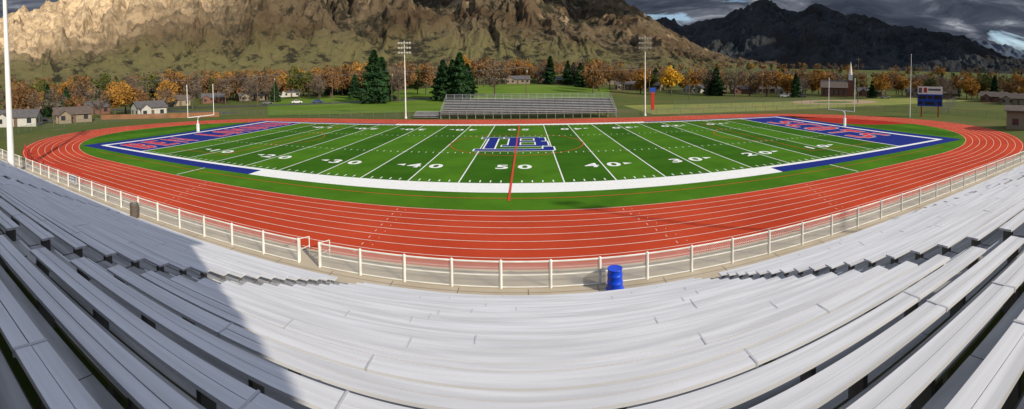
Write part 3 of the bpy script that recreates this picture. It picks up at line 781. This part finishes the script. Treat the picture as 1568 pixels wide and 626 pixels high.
for i in range(850):
    az=g.uniform(-1.42,1.42); r=310+520*g.random()**1.1
    k=g.choice(6,p=[.13,.33,.35,.10,.08,.01]); h=g.uniform(8,15); w=h*g.uniform(.38,.55)
    c=conifer_arr(h,w*.55,150,i) if k==4 else lobes_arr(h,w,170,i,8)
    P,F=leaves(c,.8 if k!=2 else .5,i); x,y=pol(az,r)
    P=P+np.array([x,y,float(gz(x,y))-.2]); Vs.append(P); Fs.append(F+off); off+=len(P); Ms.append(np.full(len(F),k))
    tb=MB(); tb.cyl((x,y,float(gz(x,y))-.3),(x,y,float(gz(x,y))+h*.6),.25,.1,n=4,cap=False)
    V=np.array([tuple(v) for v in tb.v]); Q=[]
    for f in tb.f: Q+= [(f[0],f[1],f[2]),(f[0],f[2],f[3])]
    Vs.append(V); Fs.append(np.array(Q)+off); off+=len(V); Ms.append(np.full(len(Q),6))
me=np_mesh('distant_trees',np.vstack(Vs),np.vstack(Fs),[LM[k] for k in kinds]+[M['bark']],np.concatenate(Ms)); link('distant_trees',me)
mb=MB()
for i in range(50):
    az=g.uniform(-1.3,1.3); r=g.uniform(300,560)
    x,y=pol(az,r); z=float(gz(x,y)); w=g.uniform(8,14); h=2.7; mi=int(g.integers(0,3))
    ca,sa=cos(-az),sin(-az)
    def tf(p): return (x+p[0]*ca-p[1]*sa,y+p[0]*sa+p[1]*ca,z+p[2])
    c=[(-w/2,-4,-.5),(w/2,-4,-.5),(w/2,4,-.5),(-w/2,4,-.5),(-w/2,-4,h),(w/2,-4,h),(w/2,4,h),(-w/2,4,h),(-w/2,0,h+2.0),(w/2,0,h+2.0)]
    c=[tf(p) for p in c]
    for f,m_ in (((0,1,5,4),mi),((1,2,6,9,5),mi),((2,3,7,6),mi),((3,0,4,8,7),mi),((4,5,9,8),3+mi%2),((6,7,8,9),3+mi%2)): mb.poly([c[q] for q in f],m_)
mb.obj('distant_houses',['sidingt','sidingt','brick','roof','roof2'])

# ------------------------------------------------------------ mountains
def yh(az): return 142-24*np.cos(az)-7.7*np.sin(az)
def mountain(name,px,py,azmin,azmax,na,nr,r0,rc,r1,material,spur=.3,fz=9.0,seed=0,rough=1.0,pw=1.1,sil=0.02,base=24,left=None,iso=1.0):
    az=np.linspace(azmin,azmax,na); s=np.linspace(0,1,nr)
    A,S=np.meshgrid(az,s)
    crest=(yh(az)-np.interp(az,(np.array(px)-806)/640,py))/640.
    rcv=rc*(1+.06*np.sin(az*5+seed)); Zc=9.1+crest*rcv
    Zc=Zc+sil*rc*ridged(az*16+seed,az*0+seed+.37,5)*.25
    R=r0+(r1-r0)*S; t=(R-r0)/(rcv[None,:]-r0); tc=np.clip(t,0,1)
    X=R*np.sin(A); Y=R*np.cos(A); q=1900/rc
    wob=fbm(A*4+seed,t*2.2+seed,4)
    wob2=fbm(X*q/110+seed,Y*q/110,5)
    u=A*fz+wob*1.6
    rid=ridged(u+seed*3.1,t*1.1+seed,4)
    rid2=ridged(A*fz*3.0+wob*3.5+wob2*.8+seed,t*3.6+seed*2+wob2*.6,5)
    rid3=ridged(X*q/150+wob2*.6,Y*q/150+seed+wob2*.6,6)
    up=tc**pw
    dn=np.clip(1-(t-1)*1.4,0,1)
    prof=np.where(t<1,up,dn)
    fade=1-.88*tc**4
    lf=1.0 if left is None else 1+.9*sst(left[1],left[0],A)
    z=Zc[None,:]*prof*(1+(spur*(rid-.55)*1.2+spur*.30*(rid2-.5))*fade)
    z+= rough*lf*((rid2-.5)*24+(rid3-.4)*38*iso+fbm(X*q/38+seed,Y*q/38,5)*16)*np.clip(t*4,0,1)*(.35+.65*np.clip(1.05-t,0,1))
    z=z+base*np.clip(1-t,0,1)-6*(t<=0.001)
    me=np_mesh(name,np.stack([X,Y,z],-1).reshape(-1,3),grid_faces(nr,na),[material],smooth=True)
    at=me.attributes.new('ridge','FLOAT','POINT'); at.data.foreach_set('value',(rid*.40+rid2*.30+rid3*.3).astype(np.float32).ravel())
    at=me.attributes.new('height','FLOAT','POINT'); at.data.foreach_set('value',(tc).astype(np.float32).ravel())
    return link(name,me)
def mtn_mat(name,scrub,grass,rock,rockx=None,sc=1.0,bumpd=8,lowgrass=None):
    m,nt,b=new_mat(name); N=nt.nodes; L=nt.links
    geo=N.new('ShaderNodeNewGeometry'); P=geo.outputs['Position']
    def noise(s,d=8,r=.6):
        n=N.new('ShaderNodeTexNoise'); n.inputs['Scale'].default_value=s*sc; n.inputs['Detail'].default_value=d; n.inputs['Roughness'].default_value=r; L.new(P,n.inputs['Vector']); return n.outputs['Fac']
    def ramp(f,a,b_):
        r=N.new('ShaderNodeMapRange'); r.inputs['From Min'].default_value=a; r.inputs['From Max'].default_value=b_; r.interpolation_type='SMOOTHSTEP'; L.new(f,r.inputs['Value']); return r.outputs['Result']
    def mth(op,a,b_,clamp=False):
        x=N.new('ShaderNodeMath'); x.operation=op; x.use_clamp=clamp
        for i,v in enumerate((a,b_)):
            if isinstance(v,(int,float)): x.inputs[i].default_value=v
            else: L.new(v,x.inputs[i])
        return x.outputs[0]
    def mix(f,a,b_):
        x=N.new('ShaderNodeMix'); x.data_type='RGBA'
        L.new(f,x.inputs['Factor'])
        for v,k in ((a,'A'),(b_,'B')):
            if isinstance(v,tuple): x.inputs[k].default_value=(*v,1)
            else: L.new(v,x.inputs[k])
        return x.outputs['Result']
    at=N.new('ShaderNodeAttribute'); at.attribute_name='ridge'; rg=at.outputs['Fac']
    ah=N.new('ShaderNodeAttribute'); ah.attribute_name='height'; hh=ah.outputs['Fac']
    c=mix(ramp(noise(.006),.42,.58),grass,(grass[0]*.62,grass[1]*.56,grass[2]*.52))
    if lowgrass: c=mix(ramp(hh,.05,.22),lowgrass,c)
    gul=mth('ADD',mth('MULTIPLY',noise(.028,12,.74),1.7),mth('MULTIPLY',rg,-.8))
    c=mix(ramp(gul,.30,.48),c,scrub)
    rk=mix(ramp(noise(.02,11,.75),.38,.62),rock,tuple(v*.45 for v in rock))
    sp=N.new('ShaderNodeSeparateXYZ'); L.new(geo.outputs['Normal'],sp.inputs[0])
    slope=ramp(sp.outputs[2],.80,.52)
    fac=mth('MULTIPLY',slope,ramp(noise(.012,8,.7),.47,.64))
    fac=mth('MULTIPLY',fac,ramp(hh,.15,.5))
    if rockx:
        px=N.new('ShaderNodeSeparateXYZ'); L.new(P,px.inputs[0])
        lx=ramp(px.outputs[0],rockx[1],rockx[0])
        lx=mth('MULTIPLY',lx,ramp(mth('ADD',noise(.010,11,.74),mth('MULTIPLY',rg,.35)),.48,.64))
        lx=mth('MULTIPLY',lx,ramp(hh,.05,.24))
        fac=mth('MAXIMUM',mth('MULTIPLY',fac,.6),lx)
    c=mix(fac,c,rk)
    L.new(c,b.inputs['Base Color']); b.inputs['Roughness'].default_value=.95; b.inputs['Specular IOR Level'].default_value=.05
    bp=N.new('ShaderNodeBump'); bp.inputs['Strength'].default_value=.9; bp.inputs['Distance'].default_value=bumpd
    L.new(noise(.04,12,.72),bp.inputs['Height']); L.new(bp.outputs['Normal'],b.inputs['Normal'])
    return m
mn=mtn_mat('mountain_scrub_rock',(.034,.031,.020),(.125,.092,.055),(.70,.52,.32),rockx=(-1150,-560),lowgrass=(.14,.125,.055),bumpd=11)
mountain('mountain_range',[-400,-100,0,60,130,165,240,330,450,600,760,860,915,945,1000,1030,1060,1120,1250],[110,70,45,25,6,-15,-45,-60,-70,-60,-55,-25,-2,10,37,58,76,100,112],-1.75,.60,1300,360,760,1900,2500,mn,spur=.62,fz=5.0,seed=2,left=(-1.1,-.5))
m2=mtn_mat('dark_mountain',(.018,.025,.032),(.042,.047,.050),(.10,.105,.115),sc=.45,bumpd=16)  # bluish air haze is tinted into these base colours
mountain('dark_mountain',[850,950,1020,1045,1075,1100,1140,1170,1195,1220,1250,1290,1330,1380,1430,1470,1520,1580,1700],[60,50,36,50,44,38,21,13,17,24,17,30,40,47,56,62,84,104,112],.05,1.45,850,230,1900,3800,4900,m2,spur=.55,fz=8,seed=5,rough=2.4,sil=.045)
m3=mtn_mat('far_mountain',(.05,.075,.12),(.08,.105,.145),(.14,.16,.20),sc=.3,bumpd=10)  # distance haze painted as blue in the scrub, grass and rock colours
mountain('far_mountain',[1250,1400,1430,1470,1500,1540,1568,1650,1800],[95,80,62,58,62,72,84,98,112],.7,1.6,300,80,4500,8000,9500,m3,spur=.35,fz=12,seed=8,rough=3)

# ------------------------------------------------------------ overhead clouds that shade the slopes
M['cloud']=mat('cloud_grey',(.5,.5,.52),1,.1,.002,spec=0)
def cloud(x,y,z,rx,ry,rz_,seed):
    n,k=72,28; th=np.linspace(0,2*pi,n); ph=np.linspace(0,pi,k); TH,PH=np.meshgrid(th,ph)
    rr=1+.35*fbm(np.cos(TH)*1.6*np.sin(PH)+seed,np.sin(TH)*1.6*np.sin(PH)+np.cos(PH),5)*1.6
    X=x+rx*rr*np.sin(PH)*np.cos(TH); Y=y+ry*rr*np.sin(PH)*np.sin(TH); Z=z+rz_*rr*np.cos(PH)
    link('cloud',np_mesh('cloud',np.stack([X,Y,Z],-1).reshape(-1,3),grid_faces(k,n),['cloud'],smooth=True))
SX,SYY=.77,-.63; TANE=tan(radians(27))
def shade(tx,ty,tz,z,rx,ry,seed):
    L=(z-tz)/TANE; cloud(tx+SX*L,ty+SYY*L,z,rx,ry,90,seed)
shade(3100,2900,350,1900,2100,1500,1)
shade(1400,3700,300,2000,1500,1100,2)
shade(2100,1750,120,1500,1150,480,6)
shade(-480,1400,280,1500,360,230,3)
shade(90,1600,270,1500,460,250,4)

# ------------------------------------------------------------ world, sun, camera
w=bpy.data.worlds.new("World"); scn.world=w; w.use_nodes=True; nt=w.node_tree; N=nt.nodes; L=nt.links
bg=N['Background']; 
sd=Vector((SX*cos(radians(27)),SYY*cos(radians(27)),sin(radians(27)))).normalized()
sky=N.new('ShaderNodeTexSky'); sky.sky_type='NISHITA'; sky.sun_disc=False; sky.sun_elevation=radians(27); sky.sun_rotation=atan2(sd.x,sd.y)
sky.altitude=1300
tc=N.new('ShaderNodeTexCoord'); mp=N.new('ShaderNodeMapping'); mp.inputs['Scale'].default_value=(1,1,4.6); mp.inputs['Location'].default_value=(.3,.1,.2)
L.new(tc.outputs['Generated'],mp.inputs['Vector'])
def wn(s,d,r=.6,dist=.6):
    n=N.new('ShaderNodeTexNoise'); n.inputs['Scale'].default_value=s; n.inputs['Detail'].default_value=d; n.inputs['Roughness'].default_value=r; n.inputs['Distortion'].default_value=dist; L.new(mp.outputs['Vector'],n.inputs['Vector']); return n.outputs['Fac']
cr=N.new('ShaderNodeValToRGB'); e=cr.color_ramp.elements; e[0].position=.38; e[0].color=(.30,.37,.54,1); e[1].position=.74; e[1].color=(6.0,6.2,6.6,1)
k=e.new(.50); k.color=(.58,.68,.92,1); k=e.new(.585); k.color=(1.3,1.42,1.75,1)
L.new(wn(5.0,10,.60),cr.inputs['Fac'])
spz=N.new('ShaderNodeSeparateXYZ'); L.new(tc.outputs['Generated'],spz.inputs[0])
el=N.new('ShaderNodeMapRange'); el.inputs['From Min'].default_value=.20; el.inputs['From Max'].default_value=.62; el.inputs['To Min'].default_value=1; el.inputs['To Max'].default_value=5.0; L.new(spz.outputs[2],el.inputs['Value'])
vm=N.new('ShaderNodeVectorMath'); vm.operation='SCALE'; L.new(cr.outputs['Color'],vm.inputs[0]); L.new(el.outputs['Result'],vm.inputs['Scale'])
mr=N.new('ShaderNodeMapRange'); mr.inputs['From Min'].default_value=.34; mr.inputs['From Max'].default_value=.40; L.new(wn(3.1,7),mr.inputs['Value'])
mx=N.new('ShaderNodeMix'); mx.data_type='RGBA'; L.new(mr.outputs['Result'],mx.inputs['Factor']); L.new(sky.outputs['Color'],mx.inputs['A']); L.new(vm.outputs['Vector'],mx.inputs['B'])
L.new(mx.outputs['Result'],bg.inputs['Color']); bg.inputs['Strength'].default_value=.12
sl=bpy.data.lights.new('sun','SUN'); sl.energy=5.0; sl.angle=radians(.53); sl.color=(1,.91,.77)
so=bpy.data.objects.new('sun',sl); COL.objects.link(so); so.rotation_euler=sd.to_track_quat('Z','Y').to_euler()

cd=bpy.data.cameras.new('camera'); co=bpy.data.objects.new('camera',cd); COL.objects.link(co)
cd.type='PANO'; cd.panorama_type='CENTRAL_CYLINDRICAL'
cd.central_cylindrical_radius=1.0
cd.central_cylindrical_range_u_min=-1.225; cd.central_cylindrical_range_u_max=1.225
cd.central_cylindrical_range_v_min=-.756; cd.central_cylindrical_range_v_max=.222
cd.clip_start=.05; cd.clip_end=30000
rot=Matrix.Rotation(.034,4,'Z')@Matrix.Rotation(pi/2-.0375,4,'X')@Matrix.Rotation(-.012,4,'Z')
co.matrix_world=Matrix.Translation((0,0,9.11))@rot
scn.camera=co
scn.view_settings.view_transform='Standard'; scn.view_settings.look='None'; scn.view_settings.exposure=0
